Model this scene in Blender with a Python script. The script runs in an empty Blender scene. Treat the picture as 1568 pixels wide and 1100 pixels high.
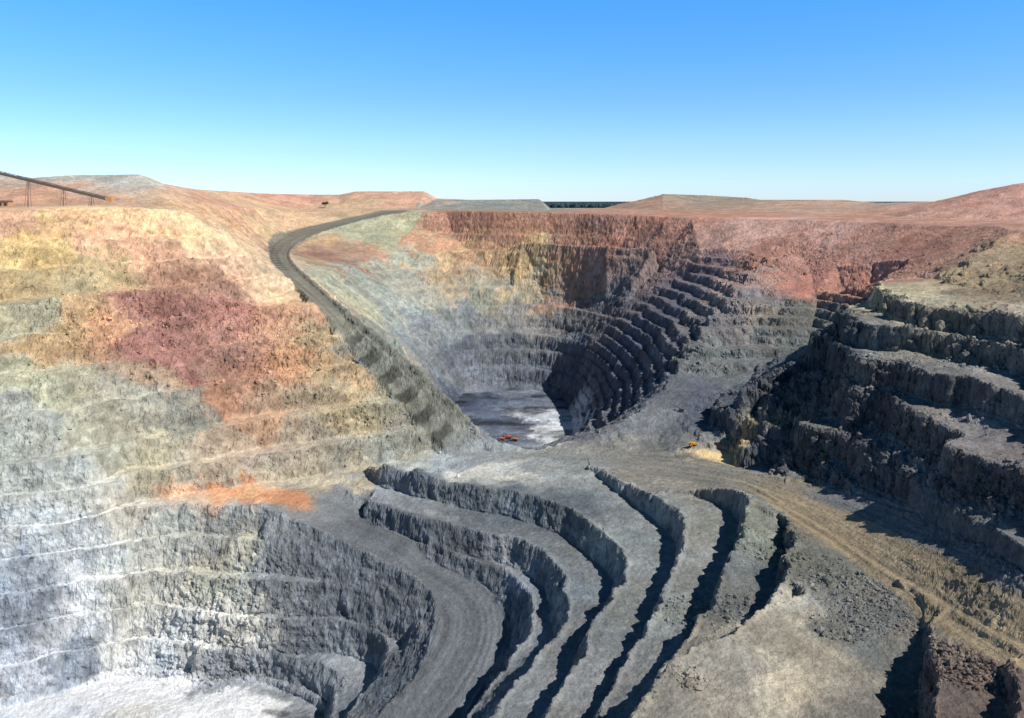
import bpy, bmesh, math, random, time
import numpy as np
from mathutils import Vector, Matrix
from mathutils.geometry import delaunay_2d_cdt
T0=time.time()
random.seed(7); rng=np.random.default_rng(11)
# ---------------------------------------------------------------- image-coordinate helpers
# image pixels back-projected from camera at the origin: pixel + chosen level (z<0) or depth (>0)
F=1220.0; CX=784.0; HY=308.0
def P(u,v,k):
    if k<0:
        d=-k*F/(v-HY); return ((u-CX)/F*d, d, k)
    return ((u-CX)/F*k, k, -(v-HY)/F*k)
STR=[]
def smooth(pts,n=4):
    p=[np.array(q,float) for q in pts]
    if len(p)<3: return pts
    out=[]
    for i in range(len(p)-1):
        p0=p[max(i-1,0)];p1=p[i];p2=p[i+1];p3=p[min(i+2,len(p)-1)]
        for k in range(n):
            t=k/n
            m=0.5*((2*p1)+(-p0+p2)*t+(2*p0-5*p1+4*p2-p3)*t*t+(-p0+3*p1-3*p2+p3)*t**3)
            out.append(tuple(m))
    out.append(tuple(p[-1])); return out
def add(pts,n=3):
    s=smooth(pts,n) if n>1 else list(pts)
    STR.append(s); return s
def S(pts,n=3): return add([P(*q) for q in pts],n)
def offset(s,w,dz):
    a=np.array(s); t=np.gradient(a[:,:2],axis=0); L=np.linalg.norm(t,axis=1)[:,None]+1e-9; t/=L
    nrm=np.stack([t[:,1],-t[:,0]],1)          # right-hand side
    w=np.asarray(w)*np.ones(len(a)); dz=np.asarray(dz)*np.ones(len(a))
    r=a.copy(); r[:,:2]+=nrm*w[:,None]; r[:,2]+=dz
    return [tuple(q) for q in r]
CR=[]
def crest(pts,h,n=4,ang=70):
    s=S(pts,n); CR.append(s)
    hh=np.interp(np.linspace(0,1,len(s)),np.linspace(0,1,len(h)),h) if isinstance(h,(list,tuple)) else np.ones(len(s))*h
    STR.append(offset(s,hh/math.tan(math.radians(ang)),-hh)); return s
def flat(pts,w,n=3):
    s=S(pts,n); STR.append([(x,y+w,z+0.3) for x,y,z in s]); return s

# main haul road (near pit)
MR=S([(555,796,-163),(610,824,-166),(700,872,-170),(760,917,-174),(782,957,-178),(777,992,-181),(742,1047,-185),(707,1107,-189),(680,1150,-192)])
ML=S([(400,776,-155),(480,812,-161),(560,850,-166),(630,885,-170),(668,925,-174),(662,985,-179),(632,1045,-184),(575,1105,-189),(540,1150,-192)])
# terraces round the spur
crest([(590,717,-146),(680,738,-145),(760,749,-145),(830,766,-145),(900,800,-145),(950,840,-145),(964,862,-145),(942,905,-145),(902,980,-145),(862,1060,-145),(825,1130,-145)],10,ang=62)
crest([(565,768,-155.5),(640,795,-155),(740,816,-155),(820,841,-155),(862,878,-155),(870,930,-155),(832,1000,-155),(782,1060,-155),(730,1130,-155)],[7,9,10,10,10,10,10],ang=62)
crest([(655,845,-166),(750,868,-165),(805,905,-165),(822,950,-166),(797,1000,-168),(747,1062,-171),(690,1130,-174)],[2,8,10,11,12,13,14],ang=62)
crest([(905,718,-143),(960,742,-140),(1020,768,-137),(1052,800,-136),(1046,850,-136),(1022,905,-137),(987,970,-138),(950,1040,-139),(905,1120,-140)],[1,6,9,9,9,8,7,6])
crest([(1065,752,-136),(1105,752,-131),(1142,762,-128),(1141,800,-127),(1121,860,-127),(1096,920,-128),(1052,985,-129),(1012,1040,-130),(970,1110,-131)],[2,7,10,11,11,10,9,8,8])
crest([(1190,790,-128),(1215,812,-124),(1215,845,-120),(1205,885,-119),(1182,930,-119)],[2,7,9,9,7])
crest([(950,1150,-117),(985,1085,-117),(1028,1024,-117),(1100,980,-117),(1165,942,-117),(1240,908,-117.5)][::-1],[3,6,8,10,12,12],ang=68)
S([(1290,925,-118),(1325,1000,-119),(1345,1110,-119)])
crest([(1418,955,-114),(1436,985,-111),(1441,1015,-109),(1436,1060,-107),(1428,1120,-106)],[3,9,13,14,14],ang=72)
crest([(1548,1015,-104),(1560,1060,-101),(1556,1125,-99)],[2,6,6],ang=72)
# eastern haul road
RU=S([(900,698,-149),(1000,702,-147),(1140,723,-140),(1250,745,-132),(1330,767,-124),(1420,800,-116),(1500,840,-108),(1568,880,-102),(1700,970,-96),(1900,1180,-92)])
RL=S([(960,714,-147),(1080,730,-143),(1150,746,-139),(1210,784,-133),(1290,834,-126),(1350,876,-121),(1450,936,-114),(1568,1004,-106),(1700,1095,-101),(1900,1300,-98)])
# near pit
crest([(200,895,-182),(240,905,-185),(330,914,-185),(420,925,-185),(500,930,-186),(560,945,-187),(598,975,-189),(590,1020,-192),(555,1065,-195),(520,1110,-198)],[3,9,10,10,9,9,9,8,7],ang=60)
crest([(300,1008,-205),(400,1006,-205),(460,1020,-205),(503,1040,-205),(518,1072,-205),(500,1110,-205),(470,1150,-205)],[4,9,10,10,10,10],ang=65)
S([(-300,1110,-215),(0,1084,-215),(100,1056,-215),(200,1036,-215),(290,1042,-215)])
STR.append([(-330,230,-216),(-200,240,-216),(-120,250,-216),(-85,265,-214)])
S([(205,759,-151),(260,761,-152),(330,769,-153.5),(400,776,-155)])
S([(205,752,-150),(290,745,-150),(400,727,-150),(520,712,-150),(600,703,-151),(690,694,-153)])
# left hill
S([(-300,325,535),(0,322,570),(120,318,600),(270,322,640),(310,345,665),(350,374,680),(400,410,695)])
flat([(-300,462,468),(0,456,485),(200,444,540),(330,451,578),(420,468,585)],7)
flat([(-300,590,412),(0,577,430),(220,570,470),(340,562,500),(430,580,512),(530,590,520)],4)
flat([(-300,720,382),(0,702,393),(130,706,405)],4)
flat([(-300,890,352),(0,873,365),(120,870,375),(190,880,375)],3)
S([(-300,800,366),(0,790,378),(120,790,388),(200,812,392)],2)
# ramp between the two pits
PL=S([(690,693,-153),(640,640,510),(580,565,546),(540,520,570),(490,470,602),(440,425,699),(414,400,822),(414,380,966),(430,364,1065),(462,350,1120),(525,336,1170),(590,322,1220)])
PR=S([(757,692,489),(703,632,512),(642,572,541),(592,530,562),(530,480,600),(474,430,695),(446,400,830),(445,384,955),(462,370,1030),(495,356,1075),(540,342,1120),(600,328,1165)])
S([(600,328,1165),(655,322,1190)],1)
# far pit
add([(-50,690,-215),(-58,740,-215),(-62,800,-215),(-58,880,-215),(-40,905,-215),(0,915,-215),(45,895,-215),(60,850,-215),(60,790,-215),(56,730,-215),(42,685,-215),(0,668,-215),(-50,690,-215)],2)
STR.append([(-18,535,-205),(22,540,-205)])
add([(-60,690,-165),(-88,780,-165),(-95,880,-160),(-65,935,-160),(0,955,-160),(55,930,-160),(85,870,-160),(95,780,-160),(92,690,-165),(74,600,-165),(48,560,-172)],2)
add([(-95,660,-115),(-122,720,-115),(-145,800,-115),(-140,900,-115),(-100,975,-115),(0,1005,-115),(70,985,-115),(110,925,-115),(136,840,-115),(142,740,-115),(132,650,-118)],2)
add([(-190,800,-78),(-200,900,-75),(-170,1010,-72),(-100,1060,-68),(0,1055,-68),(90,1015,-72),(145,955,-77),(185,880,-78),(204,800,-77)],2)
S([(1180,395,780),(1130,440,720),(1080,500,640),(1040,560,585),(1000,610,540),(950,650,510),(900,668,506),(830,690,495),(812,696,482)],3)
S([(812,696,482),(757,692,489)],1)
S([(655,322,1190),(760,324,1100),(850,326,1070),(940,328,1020),(1060,333,960),(1200,336,880),(1330,340,800),(1480,346,700),(1568,347,650),(1900,355,580)])
S([(700,366,1110),(800,368,1040),(930,374,965),(1070,380,880),(1200,386,800),(1232,397,780)],2)
# valley and striped wall on the east side
S([(950,690,-149),(1000,680,-148),(1043,630,-137),(1100,603,-130),(1150,583,-125)],2)
S([(1045,590,-129),(1120,570,-124),(1200,547,-118),(1250,537,-114)],2)
S([(1145,456,681),(1250,450,690),(1335,454,668)],2)
S([(1240,412,750),(1335,402,700),(1460,396,610)],2)
S([(1352,430,640),(1400,424,600),(1465,436,505),(1500,455,452),(1568,470,405),(1900,520,330)],2)
S([(1490,396,560),(1530,372,580),(1568,354,590),(1900,335,540)],2)
# eastern benches
crest([(1353,431,590),(1350,442,-58),(1380,458,-58),(1440,470,-58),(1500,481,-58),(1568,490,-57),(1900,650,-66)],[9,10,10,10,10,10,10])
crest([(1312,468,552),(1300,480,-70),(1335,497,-69),(1400,501,-68),(1450,511,-68),(1520,523,-68),(1568,537,-67),(1900,760,-78)],[11,12,12,11,11,11,11])
crest([(1268,498,560),(1260,510,-85),(1300,532,-82),(1345,546,-80),(1400,556,-79),(1450,572,-79),(1520,592,-78),(1568,610,-78),(1900,900,-87)],[13,14,13,13,12,11,11,8])
crest([(1302,578,430),(1288,596,-96),(1340,602,-94),(1400,624,-92),(1450,652,-91),(1490,692,-90),(1530,713,-89),(1568,730,-88),(1900,1060,-93)],[12,15,14,12,10,10,10,6])
crest([(1236,636,445),(1222,652,-116),(1290,667,-114),(1335,692,-112),(1400,742,-110),(1445,772,-107),(1500,800,-103),(1568,838,-97.5),(1900,1150,-95)],[10,12,11,9,7,6,6,4])
crest([(1148,664,470),(1133,682,-134),(1180,687,-132),(1240,702,-129),(1300,735,-124)],[8,9,8,6,3])
crest([(1118,606,530),(1103,623,-128),(1150,640,-125),(1212,653,-121)],[8,9,8,5])
crest([(1172,574,520),(1150,592,-112),(1200,562,-106),(1252,550,-100),(1283,566,-97)],[9,11,10,10,6])
# plateau, waste dumps and plain
S([(300,318,850),(350,318,960),(400,318,1120),(450,318,1250),(520,318,1290),(590,319,1290),(640,319,1290),(700,320,1260),(840,322,1280),(940,322,1250),(1100,323,1200),(1300,325,1020),(1380,333,860),(1568,337,770),(1900,342,690)],2)
S([(-300,314,760),(0,312,760),(150,311,780),(260,312,815)],2)
sky=[(-300,266,880),(0,267,880),(50,272,880),(110,268,880),(215,267,890),(248,281,940),(300,290,1100),(400,296,1320),(470,298,1400),(520,298,1400),(545,293,1400),(650,293,1400),(668,304,1400),(720,306,1400),(825,305,1400),(842,319,1400),(925,319,1400),(955,311,1420),(1000,304,1450),(1015,297,1450),(1085,299,1450),(1098,305,1420),(1140,302,1400),(1160,306,1350),(1290,306,1250),(1345,311,1150),(1440,309,1000),(1475,298,930),(1520,288,900),(1568,280,880),(1900,268,800)]
s=S(sky,1)
STR.append([(x*1.06,y*1.06,z) for x,y,z in s])
STR.append([(x*1.16,y*1.16,-17) for x,y,z in s])
# foreground below the camera and outer hull
STR.append([(-260,170,-170),(-120,180,-170),(-40,185,-165),(0,165,-140),(20,130,-112),(60,120,-106),(100,105,-100)])
STR.append([(-110,60,-70),(0,60,-62),(110,60,-70)])
STR.append([(-30,3,-9),(0,3,-6),(30,3,-6)])
STR.append([(-1500,1900,-17),(0,1900,-17),(1500,1900,-17)])
STR.append([(-60000,45000,-20),(0,45000,-20),(60000,45000,-20)])
# ---------------------------------------------------------------- TIN
V=[];E=[];Zs=[]
for s in STR:
    b=len(V)
    for q in s: V.append(Vector((q[0],q[1]))); Zs.append(q[2])
    E+= [(b+i,b+i+1) for i in range(len(s)-1)]
ov,oe,of,ovi,_,_=delaunay_2d_cdt(V,E,[],0,0.35,True)
Za=np.array(Zs); Va=np.array([tuple(v) for v in V]); Ea=np.array(E)
A=Va[Ea[:,0]];B=Va[Ea[:,1]];ZA=Za[Ea[:,0]];ZB=Za[Ea[:,1]]
tv=np.zeros((len(ov),3))
for i,v in enumerate(ov):
    tv[i,:2]=(v[0],v[1])
    if ovi[i]: tv[i,2]=np.mean([Za[k] for k in ovi[i]])
    else:
        p=np.array(v[:2]); ab=B-A; t=np.clip(((p-A)*ab).sum(1)/((ab**2).sum(1)+1e-9),0,1)
        dd=np.linalg.norm(A+ab*t[:,None]-p,axis=1); zz=ZA+(ZB-ZA)*t
        k=np.argsort(dd)[:2]; tv[i,2]=zz[k].mean()
# ---------------------------------------------------------------- grid
rows=np.concatenate([np.geomspace(4,130,40)[:-1],np.geomspace(130,1280,860)[:-1],np.geomspace(1280,1800,80)[:-1],np.geomspace(1800,40000,50)])
U=np.arange(-270,1860,1.4); a=(U-CX)/F
nr,nc=len(rows),len(a); nrb=nr
Y=np.repeat(rows[:,None],nc,1); X=Y*a[None,:]
Z=np.full((nr,nc),np.nan)
for f in of:
    p=tv[list(f)]
    ys=p[:,1]
    r0=max(np.searchsorted(rows,ys.min())-1,0); r1=min(np.searchsorted(rows,ys.max())+1,nr)
    aa=p[:,0]/ys; c0=max(int((aa.min()-a[0])/(a[1]-a[0]))-1,0); c1=min(int((aa.max()-a[0])/(a[1]-a[0]))+2,nc)
    if r1<=r0 or c1<=c0: continue
    x=X[r0:r1,c0:c1]; y=Y[r0:r1,c0:c1]
    den=(p[1,1]-p[2,1])*(p[0,0]-p[2,0])+(p[2,0]-p[1,0])*(p[0,1]-p[2,1])
    if abs(den)<1e-9: continue
    l0=((p[1,1]-p[2,1])*(x-p[2,0])+(p[2,0]-p[1,0])*(y-p[2,1]))/den
    l1=((p[2,1]-p[0,1])*(x-p[2,0])+(p[0,0]-p[2,0])*(y-p[2,1]))/den
    l2=1-l0-l1
    m=(l0>=-1e-5)&(l1>=-1e-5)&(l2>=-1e-5)
    Z[r0:r1,c0:c1][m]=(l0*p[0,2]+l1*p[1,2]+l2*p[2,2])[m]
print("nan",np.isnan(Z).sum(),"tris",len(of),time.time()-T0)
for it in range(nc):
    bad=np.isnan(Z)
    if not bad.any(): break
    sh=np.roll(Z,1,1); Z[bad]=sh[bad]
    bad=np.isnan(Z); sh=np.roll(Z,-1,1); Z[bad]=sh[bad]
    bad=np.isnan(Z); sh=np.roll(Z,1,0); Z[bad]=sh[bad]
Z=np.nan_to_num(Z,nan=-17)
# ---------------------------------------------------------------- noise
def vn(x,y,z,seed=0):
    xi=np.floor(x);yi=np.floor(y);zi=np.floor(z)
    fx=(x-xi).astype(np.float32);fy=(y-yi).astype(np.float32);fz=(z-zi).astype(np.float32)
    fx=fx*fx*(3-2*fx);fy=fy*fy*(3-2*fy);fz=fz*fz*(3-2*fz)
    xi=xi.astype(np.int64).astype(np.uint32);yi=yi.astype(np.int64).astype(np.uint32);zi=zi.astype(np.int64).astype(np.uint32)
    def h(i,j,k):
        n=(xi+np.uint32(i))*np.uint32(374761393)+(yi+np.uint32(j))*np.uint32(668265263)+(zi+np.uint32(k))*np.uint32(2246822519)+np.uint32((seed*3266489917)&0xffffffff)
        n=(n^(n>>np.uint32(13)))*np.uint32(1274126177); n=n^(n>>np.uint32(16))
        return n.astype(np.float32)*np.float32(2/4294967295.)-1
    x00=h(0,0,0)*(1-fx)+h(1,0,0)*fx; x10=h(0,1,0)*(1-fx)+h(1,1,0)*fx
    x01=h(0,0,1)*(1-fx)+h(1,0,1)*fx; x11=h(0,1,1)*(1-fx)+h(1,1,1)*fx
    return (x00*(1-fy)+x10*fy)*(1-fz)+(x01*(1-fy)+x11*fy)*fz
def fbm(x,y,z,oc,seed=0,g=0.5,ridge=False):
    s=0;am=1;tot=0
    for o in range(oc):
        n=vn(x,y,z,seed+o*17)
        if ridge: n=1-2*np.abs(n)
        s=s+n*am; tot+=am; am*=g; x,y,z=x*2.03+0.31*y+3.1,y*2.03-0.31*x+1.7,z*2.03+5.3
    return s/tot
def sst(e0,e1,x):
    t=np.clip((x-e0)/(e1-e0),0,1); return t*t*(3-2*t)
zero=np.zeros_like(X)
def sampleG(G,x,y):
    c=np.clip((x/y-a[0])/(a[1]-a[0]),0,nc-1.001); r=np.clip(np.interp(y,rows,np.arange(nrb)),0,nrb-1.001)
    ci=c.astype(int);ri=r.astype(int);fc=c-ci;fr=r-ri
    return (G[ri,ci]*(1-fc)+G[ri,ci+1]*fc)*(1-fr)+(G[ri+1,ci]*(1-fc)+G[ri+1,ci+1]*fc)*fr
def polyst(poly,rad):
    p=np.array(poly)[:,:2]; D=np.full(X.shape,1e3); Sx=np.zeros(X.shape); Tt=np.zeros(X.shape); acc=0
    for i in range(len(p)-1):
        q0,q1=p[i],p[i+1]; L=np.linalg.norm(q1-q0)
        if L<1e-6: continue
        lo=np.minimum(q0,q1)-rad; hi=np.maximum(q0,q1)+rad
        r0=np.searchsorted(rows,lo[1]);r1=np.searchsorted(rows,hi[1])
        if r1<=r0: acc+=L; continue
        ys=[max(lo[1],1),hi[1]]
        al=min(lo[0]/k for k in ys);ah=max(hi[0]/k for k in ys)
        c0=max(int((al-a[0])/(a[1]-a[0])),0);c1=min(int((ah-a[0])/(a[1]-a[0]))+2,nc)
        if c1<=c0: acc+=L; continue
        x=X[r0:r1,c0:c1]-q0[0];y=Y[r0:r1,c0:c1]-q0[1];dx,dy=(q1-q0)/L
        t=np.clip(x*dx+y*dy,0,L); ex=x-t*dx;ey=y-t*dy; d=np.hypot(ex,ey)
        sub=D[r0:r1,c0:c1]; m=d<sub
        sub[m]=d[m]; Sx[r0:r1,c0:c1][m]=(acc+t)[m]; Tt[r0:r1,c0:c1][m]=((x*dy-y*dx))[m]
        acc+=L
    return D,Sx,Tt
def centre(Lp,Rp,n=40):
    if len(Lp)==len(Rp):
        l,r=np.array(Lp),np.array(Rp); return (l+r)/2, np.linalg.norm((l-r)[:,:2],axis=1)/2
    def rs(p):
        p=np.array(p);d=np.r_[0,np.cumsum(np.linalg.norm(np.diff(p[:,:2],axis=0),axis=1))]
        t=np.linspace(0,d[-1],n); return np.stack([np.interp(t,d,p[:,k]) for k in range(3)],1)
    l,r=rs(Lp),rs(Rp); return (l+r)/2, np.linalg.norm(l-r,axis=1)/2
roads=[]
for Lp,Rp in ((ML,MR),(RU,RL),(PL,PR)):
    c,w=centre(Lp,Rp); D,s_,t_=polyst(c,30)
    cum=np.r_[0,np.cumsum(np.linalg.norm(np.diff(c[:,:2],axis=0),axis=1))]
    W=np.interp(s_,cum,w); roads.append([D,s_,t_,W])
onroad=np.zeros_like(X)
for D,s_,t_,W in roads: onroad=np.maximum(onroad,1-sst(0.8,1.1,D/W))
# bench-edge safety berms on the spur terraces (added before the edges are eroded)
for pl in CR[:7]:
    D,_,_=polyst([(x+0.0,y+1.2,z) for x,y,z in pl],6); Z+=0.8*np.exp(-(D/1.2)**2)
# eroded, wandering edges
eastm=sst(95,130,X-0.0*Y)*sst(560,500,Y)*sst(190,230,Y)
westm=sst(-14,-40,X)*sst(325,345,Y)*sst(680,640,Y)
wamp=(1-0.88*onroad)*np.clip(Y/350,0.5,1.3)*sst(1150,900,Y)*(1+1.6*eastm)*(1-0.4*sst(560,620,Y))*(1-0.55*westm)
wx=fbm(X/15,Y/15,zero,5,3,0.56)*4.2*wamp; wy=fbm(X/15,Y/15,zero,5,91,0.56)*4.2*wamp
Z=sampleG(Z,X+wx,np.maximum(Y+wy,4))
# working benches
def terr(z,h,ph,fa=0.42):
    q=(z-ph)/h; fl=np.floor(q); t=q-fl
    return h*(fl+sst(1-fa,1.0,t)*0.97+t*0.03)+ph
def ledge(z,h,ph,fa=0.78):            # straight batters with narrow catch berms
    q=(z-ph)/h; fl=np.floor(q); t=q-fl
    return h*(fl+np.clip((t-(1-fa))/fa,0,1))+ph
jit=fbm(X/34,Y/34,zero,4,41,.5)
def box(x0,x1,y0,y1,s):
    return sst(x0-s,x0+s,X)*sst(x1+s,x1-s,X)*sst(y0-s,y0+s,Y)*sst(y1+s,y1-s,Y)
mE=box(50,230,575,870,12)*sst(-212,-200,Z)*sst(-50,-62,Z)
Z=Z*(1-mE*0.84)+terr(Z+jit*5.0,8.5,-213,.48)*mE*0.84
mS=box(150,330,600,690,10)*sst(-70,-76,Z)
Z=Z*(1-mS)+terr(Z+jit*1.0,6,-120)*mS
mW=eastm*sst(-52,-60,Z)*(1-onroad)
Z=Z*(1-mW*0.45)+terr(Z+jit*3,5.2,-140,.5)*mW*0.45
mF=sst(850,900,Y)*sst(1200,1150,Y)*sst(-205,-195,Z)*sst(-24,-36,Z)*sst(190,130,X)*sst(-190,-160,X)
Z=Z*(1-mF*0.65)+ledge(Z+jit*3,21,-214,0.80)*mF*0.65
mF2=sst(860,900,Y)*sst(-213,-208,Z)*sst(-140,-155,Z)*sst(90,60,X)*sst(-80,-60,X)
Z=Z*(1-mF2*0.6)+terr(Z+jit*2,18,-214,0.5)*mF2*0.6
mH=westm*sst(-12,-22,Z)*(1-onroad)*sst(-214,-208,Z)
lo_=sst(-110,-145,Z)
Z=Z*(1-mH)+(ledge(Z+jit*4,17,-215,0.70)*(1-lo_)+ledge(Z+jit*3,12,-215,0.50)*lo_)*mH
# rain gullies and slumps on the western batters
gl=fbm(X/24,Y/24,Z/40,4,733,.5,True)
Z+=westm*(1-onroad)*sst(-14,-30,Z)*sst(-213,-200,Z)*(gl-0.1)*(2.8-1.2*lo_)
# windrows on road edges
bn=0.75+0.5*fbm(X/5,Y/5,zero,2,77)
for pl,h,r in ((ML,1.5,1.4),(MR,0.8,1.2),(RL,1.1,1.5),(RU,0.8,1.3),(PR,2.4,2.0),(PL,0.8,1.5)):
    D,_,_=polyst(pl,8); Z+=h*bn*np.exp(-(D/r)**2)
Zb=Z
def zat(x,y): return float(sampleG(Zb,np.array([x]),np.array([y]))[0])
print("grid",time.time()-T0)
# ---- denser sampling where the ground is steep
NR2=1200
w=np.sqrt(np.diff(Y,axis=0)**2+(1.7*np.diff(Z,axis=0))**2)/Y[1:]
w=np.minimum(w,0.06); w[rows[1:]<140]*=0.25; w[rows[1:]>1400]*=0.4; w[rows[1:]>1850]*=0.25
k=12; cs=np.cumsum(np.pad(w,((0,0),(k+1,k)),mode='edge'),axis=1); w=(cs[:,2*k+1:]-cs[:,:-2*k-1])/(2*k+1)
cum=np.vstack([np.zeros((1,nc)),np.cumsum(w,axis=0)])
RR=np.stack([np.interp(np.linspace(0,cum[-1,c],NR2),cum[:,c],np.arange(nr)) for c in range(nc)],1)
ri=np.minimum(RR.astype(int),nr-2); fr=RR-ri; cc=np.arange(nc)[None,:]
def rsm(G): return G[ri,cc]*(1-fr)+G[ri+1,cc]*fr
Z=rsm(Z); Y=rsm(Y); X=Y*a[None,:]; onroad=rsm(onroad); eastm=rsm(eastm); mE=rsm(mE); westm=rsm(westm); mF=rsm(mF); lo_=rsm(lo_)
roads=[[rsm(q) for q in r] for r in roads]
nr=NR2; zero=np.zeros_like(X)
# ---------------------------------------------------------------- relief
def normals():
    Pm=np.stack([X,Y,Z],-1); du=np.gradient(Pm,axis=1); dv=np.gradient(Pm,axis=0)
    n=np.cross(du,dv); n/=np.linalg.norm(n,axis=-1)[...,None]+1e-12; n[n[...,2]<0]*=-1
    return n
N=normals(); nz=np.clip(N[...,2],0.05,1); slope=np.sqrt(1-nz**2)/nz
sl=np.minimum(slope,3)
for _ in range(2):
    sl=(sl+np.roll(sl,1,0)+np.roll(sl,-1,0)+np.roll(sl,1,1)+np.roll(sl,-1,1))/5
m=sst(0.22,0.85,sl)
def hit(u,v):
    c=int(round((u-U[0])/1.4)); c=min(max(c,0),nc-1)
    vp=HY-F*Z[:,c]/Y[:,c]; k=np.where((vp<=v)&(Y[:,c]>60))[0]; r=k[0] if len(k) else nr-1
    return np.array([X[r,c],Y[r,c],Z[r,c]])
rub=np.zeros_like(X)
for u,v,r,am in ((1140,420,50,1.8),(1100,480,45,2.0),(1055,540,40,1.8),(1000,595,35,1.6),(950,635,30,1.4),(1200,400,40,1.8),(340,490,80,1.8),(250,500,80,1.7),(430,540,90,1.5),(150,500,60,1.5),
                 (1350,920,70,1.5),(1290,890,50,1.4),(1180,850,50,1.2),(1240,860,40,1.2),(1120,930,40,1.2),(1480,1010,70,1.4),(1250,720,50,1.4),(1200,600,60,1.5),(1330,570,60,1.3),(1500,540,70,1.2),(1520,760,60,1.2),(330,960,70,1.3),(560,630,60,1.3),(1060,940,40,1.2),(1400,690,60,1.1),(1290,960,40,1.0),(1060,1040,25,1.0)):
    h=hit(u,v); R=r*h[1]/F
    g=np.exp(-((X-h[0])**2+(Y-h[1])**2+(Z-h[2])**2)/(2*R*R)); rub=np.maximum(rub,g*am)
sc=np.clip(Y/330,0.7,1.7); sc=sc*(1-0.55*sst(700,850,Y)*sst(-75,-50,Z))
g1=fbm(X/9,Y/9,Z/9,6,5,0.56,True)      # buttresses and joints
g2=fbm(X/3.2,Y/3.2,Z/3.2,4,23,0.7)
g3=fbm(X/13,Y/13,Z/13,5,57,0.62)
ck=fbm(X/7,Y/7,Z/7,4,612,.6,True)          # joints / rubble seams
far=sst(2500,1300,Y)
amp=(m*(0.85*g1*sc+0.9*g2+0.5*ck*sc*(1+westm))*(1+0.5*eastm)*(1-0.3*mE)+ (0.16+0.25*m)*g2*(1-onroad*0.85) + rub*(1-onroad)*(1.5*g2+1.7*g3)*np.where(m>0.2,1,0.5)+0.5*g3*(1-m)*(1-onroad))*far
X2=X+N[...,0]*amp; Y2=Y+N[...,1]*amp; Z2=Z+N[...,2]*amp
for kk,(D,s_,t_,W) in enumerate(roads[:2]):
    Z2+=-0.08*onroad*(vn(t_/1.4,s_/60,zero,31)>0.2)*(D<W*0.9)
print("relief",time.time()-T0)
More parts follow.
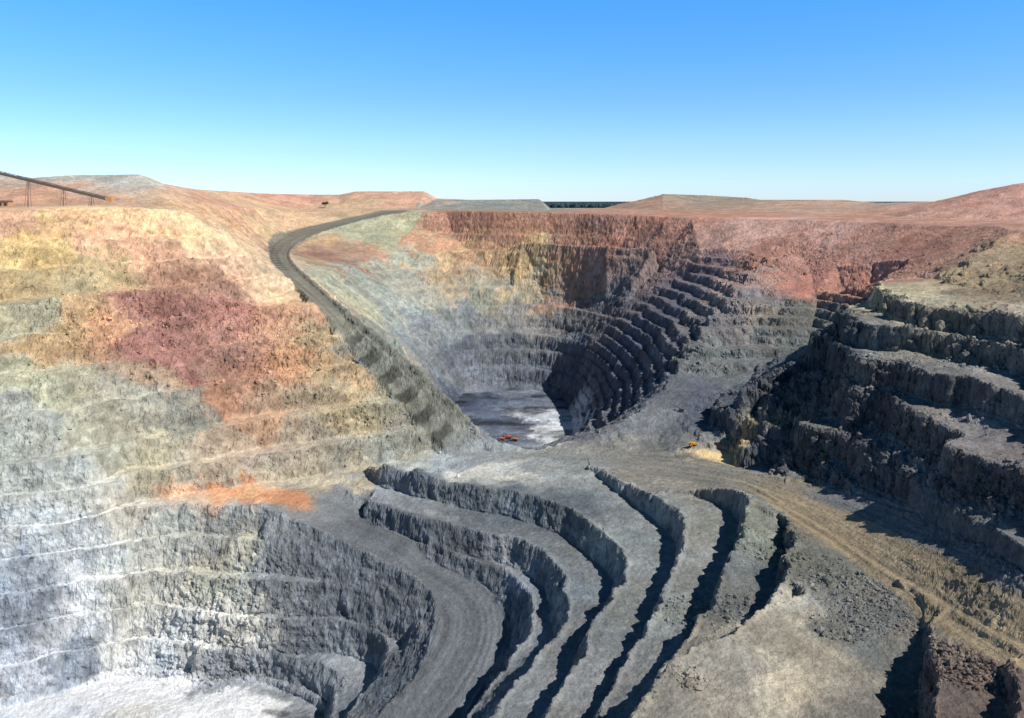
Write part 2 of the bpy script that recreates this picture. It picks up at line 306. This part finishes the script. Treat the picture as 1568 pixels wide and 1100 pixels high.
# ---------------------------------------------------------------- colour of the ground (albedo samples; dark seeds at lower left paint in a bench shadow)
seeds="""
30 360 205 168 98|100 390 192 160 96|60 430 178 150 100|170 370 210 158 118|150 412 172 150 106|200 332 218 172 118|300 355 224 185 134|350 400 220 172 130|240 400 182 138 108|300 430 160 118 94|400 425 205 170 128|20 335 198 148 108|100 430 168 148 106|
30 480 162 152 120|130 470 190 152 104|110 510 178 144 98|180 510 182 134 96|250 480 155 106 92|270 540 155 104 90|340 480 165 112 96|350 540 160 114 94|430 500 180 134 98|400 560 170 122 96|460 560 182 136 98|500 510 176 150 108|520 580 172 145 108|560 620 152 140 113|470 620 154 134 108|420 640 162 130 104|
300 600 146 140 124|290 640 132 130 118|270 620 134 130 118|350 600 168 124 98|230 590 166 134 104|200 620 156 150 132|100 600 168 162 130|30 590 162 158 128|30 650 156 156 146|120 650 156 153 134|370 690 160 142 122|500 690 150 138 119|600 670 136 132 118|250 700 166 156 130|200 720 166 157 133|300 725 160 150 131|400 705 156 142 127|450 695 152 138 121|
60 730 168 168 160|150 760 178 174 162|60 820 190 191 188|250 820 172 171 162|330 795 150 150 144|260 790 156 156 148|400 800 130 132 132|350 870 170 167 152|440 850 118 121 124|100 920 198 199 200|200 950 208 207 203|300 960 194 192 187|380 930 172 170 162|480 900 112 115 120|560 920 108 112 117|450 1000 112 116 121|360 1020 132 135 140|520 1060 120 124 128|30 1010 172 175 182|60 930 134 138 146|120 1000 134 140 149|20 880 150 155 161|160 870 184 185 181|240 880 181 180 172|
250 1060 218 218 220|150 1065 232 232 234|80 1092 198 200 206|350 1088 236 236 236|200 1092 208 203 196|290 1050 192 192 196|
330 754 208 142 98|420 750 198 138 98|380 753 204 141 98|280 753 190 150 120|500 722 162 150 128|480 775 126 128 128|600 705 146 144 134|560 755 120 123 126|450 730 160 148 126|350 740 160 150 130|310 735 160 150 131|
650 880 108 111 115|700 960 104 107 113|640 1060 100 106 112|560 820 110 112 115|
700 715 144 148 148|770 725 185 182 172|850 720 146 148 145|640 750 105 110 114|750 780 100 106 111|700 820 117 122 126|850 820 104 109 112|780 850 124 127 132|850 900 115 120 124|840 970 125 128 131|920 900 110 114 116|980 830 135 138 135|930 980 121 123 123|1000 950 126 127 121|900 1060 125 126 126|1080 850 127 129 127|1080 900 120 118 112|1170 820 118 122 113|1140 900 103 106 106|1250 860 112 114 108|1245 820 118 112 102|
1150 1000 152 145 130|1220 940 166 158 142|1100 1060 144 138 127|1250 1050 148 141 127|1200 1040 184 173 152|1200 990 146 138 124|1310 950 113 113 109|1350 930 111 110 107|1420 960 118 111 102|1320 1085 125 120 112|1120 1010 138 134 124|1290 1080 132 128 118|
1480 1000 120 106 97|1520 1060 116 100 92|1550 965 128 114 100|1460 1080 108 96 90|
1000 708 136 133 126|1150 732 120 118 111|1050 715 130 126 118|
1090 699 222 188 132|1110 701 222 188 132|1190 650 185 175 150|1080 675 125 124 120|
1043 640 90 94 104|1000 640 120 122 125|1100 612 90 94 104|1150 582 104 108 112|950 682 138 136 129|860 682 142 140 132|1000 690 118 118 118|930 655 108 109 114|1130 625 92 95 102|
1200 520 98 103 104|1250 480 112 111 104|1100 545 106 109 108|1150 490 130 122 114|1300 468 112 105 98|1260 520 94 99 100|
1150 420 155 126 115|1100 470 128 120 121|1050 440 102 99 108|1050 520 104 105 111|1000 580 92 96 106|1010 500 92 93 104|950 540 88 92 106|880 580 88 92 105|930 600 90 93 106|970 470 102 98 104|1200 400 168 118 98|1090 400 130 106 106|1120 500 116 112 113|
1280 420 186 124 104|1250 430 187 122 104|1330 440 178 125 105|1360 400 172 118 99|1230 405 170 119 103|1400 415 180 132 106|
750 350 168 118 90|700 345 173 120 92|850 345 176 122 95|950 350 181 126 103|1050 350 188 132 108|1150 352 203 153 132|1250 355 196 146 129|1350 360 178 127 107|1450 370 168 119 98|1000 370 148 105 94|1080 366 171 129 112|1200 375 163 114 96|1400 386 153 104 88|1540 350 179 130 106|800 335 171 118 89|
1100 328 182 126 96|1350 335 176 126 98|1450 325 194 142 118|1520 310 192 138 118|1540 290 189 133 116|1250 318 180 144 118|1050 302 150 130 108|950 318 174 132 105|700 315 138 140 130|760 313 132 134 124|800 312 135 135 122|600 300 203 150 118|450 305 203 146 114|300 305 200 149 120|100 305 196 145 110|100 274 172 164 150|200 275 176 167 152|60 290 196 144 112|350 312 198 147 112|400 345 200 163 114|330 330 195 152 108|370 375 202 168 126|450 335 200 160 118|550 316 194 158 117|
490 400 158 135 104|545 385 174 132 103|510 430 162 158 130|560 430 142 146 134|570 370 156 154 122|620 400 150 152 134|610 350 166 161 124|640 375 170 126 94|600 470 144 148 140|560 500 130 135 126|650 440 150 146 132|680 390 198 164 114|665 370 188 138 100|700 420 164 140 108|730 390 168 126 94|760 390 190 152 100|800 400 196 163 108|790 430 168 151 121|740 430 153 141 119|740 460 138 140 124|700 490 126 131 130|640 520 124 129 132|780 490 135 134 133|780 455 148 143 127|820 470 134 130 126|860 400 176 130 102|870 440 156 124 104|900 400 152 117 103|860 490 121 117 116|830 530 104 106 112|770 540 96 100 107|720 560 94 98 105|660 560 115 119 120|950 400 143 117 108|990 400 136 111 103|930 450 110 108 112|900 430 130 113 107|720 500 110 113 115|505 395 148 106 86|840 420 172 141 106|600 540 124 130 128|
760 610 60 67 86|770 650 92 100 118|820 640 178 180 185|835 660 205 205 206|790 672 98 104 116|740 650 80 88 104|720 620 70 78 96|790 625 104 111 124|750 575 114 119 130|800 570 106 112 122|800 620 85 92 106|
1420 450 186 168 130|1380 446 188 170 132|1520 450 140 122 96|1540 400 166 141 106|1530 430 152 131 99|1450 490 160 147 119|1540 500 162 149 131|1400 520 162 148 125|1500 560 138 136 131|1560 560 136 130 124|1350 530 130 127 119|1300 530 90 92 98|1270 575 88 92 100|1400 600 114 111 112|1450 645 130 123 120|1350 650 100 96 98|1470 700 127 119 117|1380 690 122 119 118|1240 690 112 113 112|1280 720 110 111 111|1180 702 98 102 107|1530 700 126 117 114|1540 780 122 113 110|1200 600 90 96 103|1350 745 106 106 107|1480 740 108 104 102"""
sd=[list(map(float,q.split())) for q in seeds.replace("\n","").split("|") if q.strip()]
def lin(c):
    c=np.asarray(c,float)/255; return np.where(c<=0.04045,c/12.92,((c+0.055)/1.055)**2.4)
SP=np.array([hit(q[0],q[1]) for q in sd]); SC=lin([q[2:] for q in sd])
wsc=Y/F
lx=X+wsc*(105*fbm(X/34,Y/34,Z/50,6,201,.68)+22*g2); ly=Y+wsc*60*fbm(X/30,Y/30,Z/60,5,233,.66); lz=Z+wsc*(88*fbm(X/27,Y/27,Z/27,6,251,.68)+12*g1)
C=np.zeros((nr*nc,3),np.float32); fx,fy,fz=[q.ravel().astype(np.float32) for q in (lx,ly,lz)]
SPf=SP.astype(np.float32); iS=(F/SPf[:,1])[None,:]; SCf=SC.astype(np.float32)
for i in range(0,nr*nc,60000):
    j=slice(i,i+60000)
    r2=((fx[j,None]-SPf[None,:,0])**2+(fy[j,None]-SPf[None,:,1])**2*0.7+1.6*(fz[j,None]-SPf[None,:,2])**2)*iS**2
    w=90/(r2+90); w*=w; w*=np.sqrt(w); w+=1e-20; w/=w.sum(1,keepdims=True); C[j]=w@SCf
C=C.reshape(nr,nc,3)
lum=(C@np.array([.25,.6,.15],np.float32))[...,None]; sa=(0.92-0.14*sst(-140,-90,Z))[...,None]; C=lum+(C-lum)*sa
print("colour",time.time()-T0)
# roads have their own sheeting
rc=[lin([106,109,113]),lin([166,148,121]),lin([118,117,107])]
for kk,(D,s_,t_,W) in enumerate(roads):
    on=(1-sst(0.88,1.05,D/W+0.08*g3))[...,None]*(sst(0,25,s_)[...,None])
    col=np.ones_like(C)*rc[kk]
    if kk==1:
        h_=sst(0.0,-0.25,t_/W+0.15*g3)[...,None]*sst(90,150,s_)[...,None]; col=col*(1-h_)+lin([128,129,129])*h_
        n_=sst(140,60,s_)[...,None]; col=col*(1-n_)+lin([134,130,121])*n_
    C=C*(1-0.9*on)+col*0.9*on
    lanes=fbm(t_/1.3,s_/70,zero,3,400+kk)*0.30+fbm(t_/6,s_/120,zero,2,420+kk)*0.22
    C*=1+on*lanes[...,None]
# mineral mottling
mo=fbm(X/20,Y/20,Z/20,6,333,.68); fi=fbm(X/3.0,Y/3.0,Z/3.0,3,351,0.7); st=fbm(X/5,Y/5,Z/14,3,301)
mo=np.tanh(mo*3.5)*0.20
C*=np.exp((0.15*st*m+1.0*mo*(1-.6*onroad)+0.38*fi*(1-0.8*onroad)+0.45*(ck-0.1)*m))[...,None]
tint=fbm(X/26,Y/26,Z/26,5,377,.6); C[...,0]*=1+0.12*tint*(1-onroad); C[...,2]*=1-0.12*tint*(1-onroad)
sl_=fbm(X/60,Y/60,Z/2.2,3,399); C*=(1+0.16*sl_*m)[...,None]
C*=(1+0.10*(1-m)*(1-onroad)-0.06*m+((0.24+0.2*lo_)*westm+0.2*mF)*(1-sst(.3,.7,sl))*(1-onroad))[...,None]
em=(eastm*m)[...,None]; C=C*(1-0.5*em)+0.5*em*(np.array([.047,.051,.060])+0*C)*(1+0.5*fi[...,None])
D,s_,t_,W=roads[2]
dark_bands=sst(-0.1,0.35,np.sin(s_/3.0+1.2*np.sin(s_/31))+0.35*vn(X/3,Y/3,zero,5))*sst(0.1,-0.1,t_/W)*(D<W*0.95)*sst(5,12,s_)*(sst(150,110,s_)+sst(300,340,s_)*sst(640,560,s_))
C*=(1-0.55*dark_bands)[...,None]  # darker crosswise bands on the hill side of the ramp
fl=(sst(-212.6,-214.0,Z))*(slope<0.25)
stk=fbm(X/26,Y/12,zero,5,501,0.6)
C*=(1+fl*np.clip(stk*1.8,-0.7,0.35))[...,None]
low=sst(-110,-150,Z)[...,None]
C*=np.array([.985,.99,.97])*(1-low)+np.array([.985,1.0,1.0])*low
C*=1.04
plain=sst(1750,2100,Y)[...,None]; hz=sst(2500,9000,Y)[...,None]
C=C*(1-plain)+plain*((1-hz)*np.array([.030,.050,.045])+hz*np.array([.05,.11,.20]))  # far ground blends to blue: distance haze painted into the colour
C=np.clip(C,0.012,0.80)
# ---------------------------------------------------------------- materials
def nodes(mat):
    mat.use_nodes=True; nt=mat.node_tree; return nt,nt.nodes["Principled BSDF"]
def terrain_mat(name):
    mt=bpy.data.materials.new(name); nt,b=nodes(mt); L=nt.links; n=nt.nodes
    tc=n.new("ShaderNodeTexCoord")
    at=n.new("ShaderNodeAttribute"); at.attribute_name="soil"; src=at.outputs["Color"]
    def noise(sc,det,ro):
        q=n.new("ShaderNodeTexNoise"); q.inputs["Scale"].default_value=sc;q.inputs["Detail"].default_value=det;q.inputs["Roughness"].default_value=ro
        L.new(tc.outputs["Object"],q.inputs["Vector"]); return q.outputs["Fac"]
    def mr(x,a0,b0,c0,d0):
        q=n.new("ShaderNodeMapRange"); L.new(x,q.inputs["Value"])
        for i,vv in zip(range(1,5),(a0,b0,c0,d0)): q.inputs[i].default_value=vv
        return q.outputs[0]
    def mul(x,y):
        q=n.new("ShaderNodeVectorMath"); q.operation='MULTIPLY'; L.new(x,q.inputs[0]); L.new(y,q.inputs[1]); return q.outputs[0]
    n1=noise(0.8,5,0.7); n2=noise(0.16,4,0.65)
    c=mul(src,mr(n1,0.3,0.7,0.76,1.24)); c=mul(c,mr(n2,0.3,0.7,0.84,1.16))
    L.new(c,b.inputs["Base Color"]); b.inputs["Roughness"].default_value=0.95; b.inputs["Specular IOR Level"].default_value=0.15
    bp=n.new("ShaderNodeBump"); bp.inputs["Strength"].default_value=1.0; bp.inputs["Distance"].default_value=1.3
    L.new(noise(0.45,7,0.64),bp.inputs["Height"]); L.new(bp.outputs[0],b.inputs["Normal"])
    return mt
def simple(name,col,rough=0.6,metal=0,var=0.25,scale=1.5):
    mt=bpy.data.materials.new(name); nt,b=nodes(mt); n=nt.nodes; L=nt.links
    tc=n.new("ShaderNodeTexCoord"); q=n.new("ShaderNodeTexNoise"); q.inputs["Scale"].default_value=scale; q.inputs["Detail"].default_value=5
    L.new(tc.outputs["Object"],q.inputs["Vector"])
    r=n.new("ShaderNodeValToRGB"); r.color_ramp.elements[0].position=.3; r.color_ramp.elements[1].position=.7
    r.color_ramp.elements[0].color=(*[c*(1-var) for c in col],1); r.color_ramp.elements[1].color=(*[min(c*(1+var),1) for c in col],1)
    L.new(q.outputs["Fac"],r.inputs[0]); L.new(r.outputs[0],b.inputs["Base Color"])
    b.inputs["Roughness"].default_value=rough; b.inputs["Metallic"].default_value=metal
    return mt
def gridmesh(name,co,quads,cols=None,mat=None,smooth_=True):
    me=bpy.data.meshes.new(name); me.vertices.add(len(co)); me.vertices.foreach_set("co",co.astype(np.float32).ravel())
    k=quads.shape[1]; me.loops.add(quads.size); me.loops.foreach_set("vertex_index",quads.astype(np.int32).ravel())
    me.polygons.add(len(quads)); me.polygons.foreach_set("loop_start",(np.arange(len(quads))*k).astype(np.int32))
    me.update(calc_edges=True)
    me.polygons.foreach_set("use_smooth",np.full(len(quads),smooth_)); 
    if cols is not None:
        ca=me.color_attributes.new("soil",'FLOAT_COLOR','POINT'); ca.data.foreach_set("color",np.c_[cols,np.ones(len(cols))].astype(np.float32).ravel())
    ob=bpy.data.objects.new(name,me); bpy.context.scene.collection.objects.link(ob)
    if mat: me.materials.append(mat)
    me.update(); return ob
idx=np.arange(nr*nc).reshape(nr,nc)
q=np.stack([idx[:-1,:-1],idx[:-1,1:],idx[1:,1:],idx[1:,:-1]],-1).reshape(-1,4)
gm=terrain_mat("rock_and_soil")
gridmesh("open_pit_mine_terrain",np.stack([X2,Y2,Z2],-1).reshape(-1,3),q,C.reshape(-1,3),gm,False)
print("mesh",time.time()-T0)
# ---------------------------------------------------------------- boulders (one scattered mass)
vis=np.where((Y>150)&(Y<800)&(onroad<0.1)&((sl>0.3)&(sl<1.6)|(rub>0.5)))
wt=(0.12+rub[vis])*np.clip(300/Y[vis],0.3,2); wt/=wt.sum()
NB=17000; pick=rng.choice(len(vis[0]),NB,p=wt)
bm=bmesh.new(); bmesh.ops.create_icosphere(bm,subdivisions=1,radius=1); bv=np.array([v.co[:] for v in bm.verts]); bf=np.array([[v.index for v in f.verts] for f in bm.faces]); bm.free()
ri_,ci_=vis[0][pick],vis[1][pick]
pos=np.stack([X2[ri_,ci_],Y2[ri_,ci_],Z2[ri_,ci_]],-1); siz=np.clip(rng.lognormal(-1.0,0.55,NB),0.15,2.0)*np.clip(pos[:,1]/350,0.8,1.4)
sq=rng.uniform(0.55,1.25,(NB,1,3)); vv=bv[None]*sq*(1+rng.uniform(-.28,.28,(NB,len(bv),1)))
an=rng.uniform(0,6.28,NB); ca_,sa_=np.cos(an)[:,None],np.sin(an)[:,None]
vx=vv[...,0]*ca_-vv[...,1]*sa_; vy=vv[...,0]*sa_+vv[...,1]*ca_
vv=np.stack([vx,vy,vv[...,2]],-1)*siz[:,None,None]+pos[:,None]
vv[...,2]+=siz[:,None]*0.1
cf=np.repeat(np.clip(C[ri_,ci_]*rng.uniform(0.9,1.4,(NB,1)),.03,.8),len(bv),0)
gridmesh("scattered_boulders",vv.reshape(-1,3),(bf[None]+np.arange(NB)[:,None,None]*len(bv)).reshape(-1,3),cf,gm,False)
# ---------------------------------------------------------------- object builders
class MB:
    def __init__(s): s.v=[];s.f=[];s.m=[]
    def box(s,c,sz,mi=0,rot=None,taper=(1,1)):
        b=len(s.v); M=rot or Matrix()
        for dz in (-1,1):
            for dx,dy in ((-1,-1),(1,-1),(1,1),(-1,1)):
                k=taper if dz>0 else (1,1)
                p=M@Vector((dx*sz[0]/2*k[0],dy*sz[1]/2*k[1],dz*sz[2]/2)); s.v.append(tuple(p+Vector(c)))
        for f in ((0,3,2,1),(4,5,6,7),(0,1,5,4),(1,2,6,5),(2,3,7,6),(3,0,4,7)): s.f.append([b+i for i in f]); s.m.append(mi)
    def bar(s,p,q_,w,mi=0,w2=None):
        p,q_=Vector(p),Vector(q_); d=q_-p; L=d.length
        s.box((p+q_)/2,(w,w2 or w,L),mi,d.to_track_quat('Z','X').to_matrix().to_4x4())
    def cyl(s,c,r,w,axis='X',mi=0,n=14,r2=None):
        b=len(s.v); r2=r if r2 is None else r2
        for k,rr in ((-1,r),(1,r2)):
            for i in range(n):
                t=2*math.pi*i/n; ct,st_=math.cos(t)*rr,math.sin(t)*rr
                o={'X':(k*w/2,ct,st_),'Y':(ct,k*w/2,st_),'Z':(ct,st_,k*w/2)}[axis]
                s.v.append((c[0]+o[0],c[1]+o[1],c[2]+o[2]))
        s.f.append([b+i for i in range(n)][::-1]);s.m.append(mi);s.f.append([b+n+i for i in range(n)]);s.m.append(mi)
        for i in range(n): s.f.append([b+i,b+(i+1)%n,b+n+(i+1)%n,b+n+i]);s.m.append(mi)
    def obj(s,name,mats,loc=(0,0,0),rz=0,sc=1):
        me=bpy.data.meshes.new(name); me.from_pydata(s.v,[],s.f)
        for m_ in mats: me.materials.append(m_)
        me.polygons.foreach_set("material_index",s.m); me.update()
        ob=bpy.data.objects.new(name,me); bpy.context.scene.collection.objects.link(ob)
        ob.location=loc; ob.rotation_euler=(0,0,rz); ob.scale=(sc,)*3; return ob
yellow=simple("yellow_machine_paint",(.65,.33,.03),.6); orange=simple("orange_machine_paint",(.65,.14,.05),.6)
dark=simple("dark_machine_paint",(.05,.05,.06),.5); rubber=simple("tyre_rubber",(.02,.02,.02),.85); glass=simple("cab_glass",(.03,.05,.06),.15)
steel=simple("weathered_steel",(.16,.13,.11),.7,.2); clad=simple("orange_cladding",(.60,.28,.10),.7)
def haul_truck(loc,rz,mat,sc=1):
    b=MB()
    b.box((0,0,1.5),(2.6,8,.7),1)
    b.box((0,-.9,3.0),(4.2,5.6,1.7),0,Matrix.Rotation(math.radians(6),4,'X'),(1.18,1.08))
    b.box((0,2.5,4.15),(4.6,2.6,.22),0)
    b.box((-.9,3.1,2.9),(1.7,1.7,1.7),0); b.box((-.9,3.98,3.2),(1.5,.06,.8),2)
    b.box((0,3.9,1.9),(3.4,1.2,1.3),0); b.box((0,4.55,1.8),(2.2,.1,.9),1)
    for x in (-1.75,1.75): b.cyl((x,2.6,1.1),1.1,.8,'X',3); b.cyl((x,2.6,1.1),.5,.86,'X',0)
    for x in (-1.95,-1.15,1.15,1.95): b.cyl((x,-2.1,1.1),1.1,.7,'X',3)
    return b.obj("haul_truck",[mat,dark,glass,rubber],loc,rz,sc)
def excavator(loc,rz,mat,sc=1):
    b=MB()
    for x in (-1.7,1.7):
        b.box((x,0,.6),(.8,5,.8),1); b.cyl((x,2.5,.6),.55,.8,'X',1); b.cyl((x,-2.5,.6),.55,.8,'X',1)
    b.box((0,0,1.15),(1.8,2,.5),1); b.box((0,-.8,2.3),(3.6,4.4,1.8),0,None,(.95,.95)); b.box((0,-2.9,2.1),(3.5,.7,1.4),1)
    b.box((-1.2,1.8,2.7),(1.2,1.6,2.1),0); b.box((-1.2,2.62,3.0),(1.0,.06,1.2),2)
    b.bar((0.3,1.0,2.4),(0.3,4.2,6.0),.6,0); b.bar((0.3,4.2,6.0),(0.3,6.6,5.4),.55,0); b.bar((0.3,6.3,6.1),(0.3,7.4,2.2),.45,0)
    b.bar((0.3,1.4,2.2),(0.3,3.9,4.9),.25,1); b.box((0.3,7.1,1.6),(1.7,1.4,1.3),1,Matrix.Rotation(.4,4,'X'),(1.1,1.3))
    return b.obj("excavator",[mat,dark,glass],loc,rz,sc)
def gpos(x,y): return (x,y,zat(x,y)+0.1)
h1=hit(1061,684); h2=hit(1043,632)
haul_truck(gpos(h1[0],h1[1]),math.radians(110),yellow,.55)
excavator(gpos(h2[0],h2[1]),math.radians(80),dark,.55)
excavator(gpos(-3,722),math.radians(75),orange,.75)
haul_truck(gpos(-9,716),math.radians(95),orange,.6)
haul_truck(gpos(3,714),math.radians(75),orange,.6)
# conveyor on the left rim
b=MB()
pa=Vector(P(-90,245,640)); pb=Vector(P(168,307,640)); n=26; H=2.3
for k in range(n):
    p0=pa.lerp(pb,k/n); p1=pa.lerp(pb,(k+1)/n)
    for y in (-1.2,1.2):
        o=Vector((0,y,0)); up=Vector((0,0,H))
        b.bar(p0+o,p1+o,.24); b.bar(p0+o+up,p1+o+up,.24); b.bar(p0+o,p0+o+up,.2)
        b.bar((p0 if k%2 else p0+up)+o,(p1+up if k%2 else p1)+o,.18)
    b.bar(p0-Vector((0,1.2,0)),p0+Vector((0,1.2,0)),.25); b.bar(p0+Vector((0,0,.6)),p1+Vector((0,0,.6)),2.2,0,.12)
for u in (-30,43,97,140):
    t=(u+90)/258.; p=pa.lerp(pb,t)
    for sx in (-1,1):
        for y in (-1.2,1.2):
            gx=p.x+sx*1.6; b.bar((p.x+sx*.4,p.y+y,p.z),(gx,p.y+y*1.6,zat(gx,p.y)-1),.3)
    zg=zat(p.x,p.y)
    if p.z-zg>4: b.bar((p.x-1.2,p.y-1.3,(p.z+zg)/2),(p.x+1.2,p.y-1.3,(p.z+zg)/2),.25)
b.box((pb.x,pb.y,pb.z+1),(5,4.5,3.4),1)
b.obj("conveyor",[steel,clad])
b=MB(); p=P(4,304,680); zg=zat(p[0],p[1])
b.box((0,0,2),(14,7,4),0); b.box((0,0,4.5),(15,8,1.0),1,None,(1,.15))
for x in (-4.5,0,4.5): b.box((x,-3.53,1.6),(2.6,.08,3.0),2)
b.obj("plant_shed",[clad,steel,dark],(p[0],p[1],zg-.2))
# ---------------------------------------------------------------- vegetation
leaf=simple("eucalypt_leaves",(.05,.075,.035),.8,0,.4,.6); bark=simple("bark",(.16,.12,.09),.9)
def tree(name,loc,h):
    b=MB(); r=random.Random(int(loc[0]*7)); 
    b.cyl((0,0,h*.2),h*.035,h*.4,'Z',0,8,h*.025)
    for k in range(6):
        t=k*1.05+r.random(); e=Vector((math.cos(t)*h*.25,math.sin(t)*h*.25,h*r.uniform(.6,.85))); b.bar((0,0,h*.35),e,h*.018)
        for _ in range(130):
            c=e+Vector((r.gauss(0,h*.10),r.gauss(0,h*.10),r.gauss(0,h*.07))); s_=h*.035
            d1=Vector([r.uniform(-1,1) for _ in range(3)])*s_; d2=Vector([r.uniform(-1,1) for _ in range(3)])*s_
            i=len(b.v); b.v+= [tuple(c-d1-d2),tuple(c+d1-d2),tuple(c+d1+d2),tuple(c-d1+d2)]; b.f.append([i,i+1,i+2,i+3]); b.m.append(1)
    return b.obj(name,[bark,leaf],loc)
h_=P(498,318,1275); tree("eucalyptus_tree",(h_[0],h_[1],zat(h_[0],h_[1])-.5),12)
NT=5200; ty=rng.uniform(1950,5200,NT); tx=ty*rng.uniform(-.75,.75,NT)
gap=rng.random(NT)<.6; tx[gap]=ty[gap]*rng.uniform(.02,.15,gap.sum())
th=rng.uniform(6,13,NT)
tvv=bv[None]*np.stack([th*.55,th*.55,th*.55],-1)[:,None]*(1+rng.uniform(-.35,.35,(NT,len(bv),1)))+np.stack([tx,ty,-17+th*.45],-1)[:,None]
wm=simple("woodland_foliage",(.03,.06,.07),.95,0,.4,.05)  # bluish foliage colour has distance haze painted in
gridmesh("distant_woodland",tvv.reshape(-1,3),(bf[None]+np.arange(NT)[:,None,None]*len(bv)).reshape(-1,3),None,wm,False)
# ---------------------------------------------------------------- light, sky, camera
ts=Vector((0.62,-0.33,0.70)).normalized()
sun=bpy.data.lights.new("sun",'SUN'); sun.energy=5.0; sun.angle=math.radians(.5); sun.color=(1,.97,.92)
so=bpy.data.objects.new("sun",sun); bpy.context.scene.collection.objects.link(so); so.rotation_euler=(-ts).to_track_quat('-Z','Y').to_euler(); so.location=(0,0,300)
w=bpy.data.worlds.new("World"); bpy.context.scene.world=w; w.use_nodes=True; nt=w.node_tree
sk=nt.nodes.new("ShaderNodeTexSky"); sk.sky_type='NISHITA'; sk.sun_disc=False; sk.sun_elevation=math.asin(ts.z); sk.sun_rotation=math.atan2(ts.x,ts.y)
sk.air_density=1.0; sk.dust_density=0.0; sk.ozone_density=2.0
hs=nt.nodes.new("ShaderNodeHueSaturation"); hs.inputs["Saturation"].default_value=1.35; hs.inputs["Value"].default_value=2.0; hs.inputs["Hue"].default_value=0.49
tcw=nt.nodes.new("ShaderNodeTexCoord"); sx=nt.nodes.new("ShaderNodeSeparateXYZ"); nt.links.new(tcw.outputs["Generated"],sx.inputs[0])
rp=nt.nodes.new("ShaderNodeValToRGB"); nt.links.new(sx.outputs["Z"],rp.inputs[0])
stops=[(0.0,(.62,.90,1.75)),(.064,(.68,.86,1.28)),(.126,(.72,.88,1.20)),(.245,(.74,1.05,1.45)),(.36,(.32,.36,.42)),(1,(.22,.23,.25))]
el=rp.color_ramp.elements
for i,(p_,c_) in enumerate(stops):
    e=el[i] if i<2 else el.new(p_)
    e.position=p_; e.color=(*[q_/2 for q_ in c_],1)
mx=nt.nodes.new("ShaderNodeVectorMath"); mx.operation='MULTIPLY'
nt.links.new(sk.outputs[0],hs.inputs["Color"]); nt.links.new(hs.outputs[0],mx.inputs[0]); nt.links.new(rp.outputs[0],mx.inputs[1])
bg=nt.nodes["Background"]; bg.inputs["Strength"].default_value=.14; nt.links.new(mx.outputs[0],bg.inputs[0])
cam=bpy.data.cameras.new("camera"); co=bpy.data.objects.new("camera",cam); bpy.context.scene.collection.objects.link(co)
co.location=(0,0,0); co.rotation_euler=(math.radians(90),0,0); cam.sensor_width=36; cam.lens=36*F/1568; cam.shift_y=-(549.7-HY)/1568
cam.clip_start=1; cam.clip_end=120000
sc_=bpy.context.scene; sc_.camera=co; sc_.view_settings.view_transform='Standard'; sc_.view_settings.look='None'; sc_.view_settings.exposure=0
print("done",time.time()-T0)
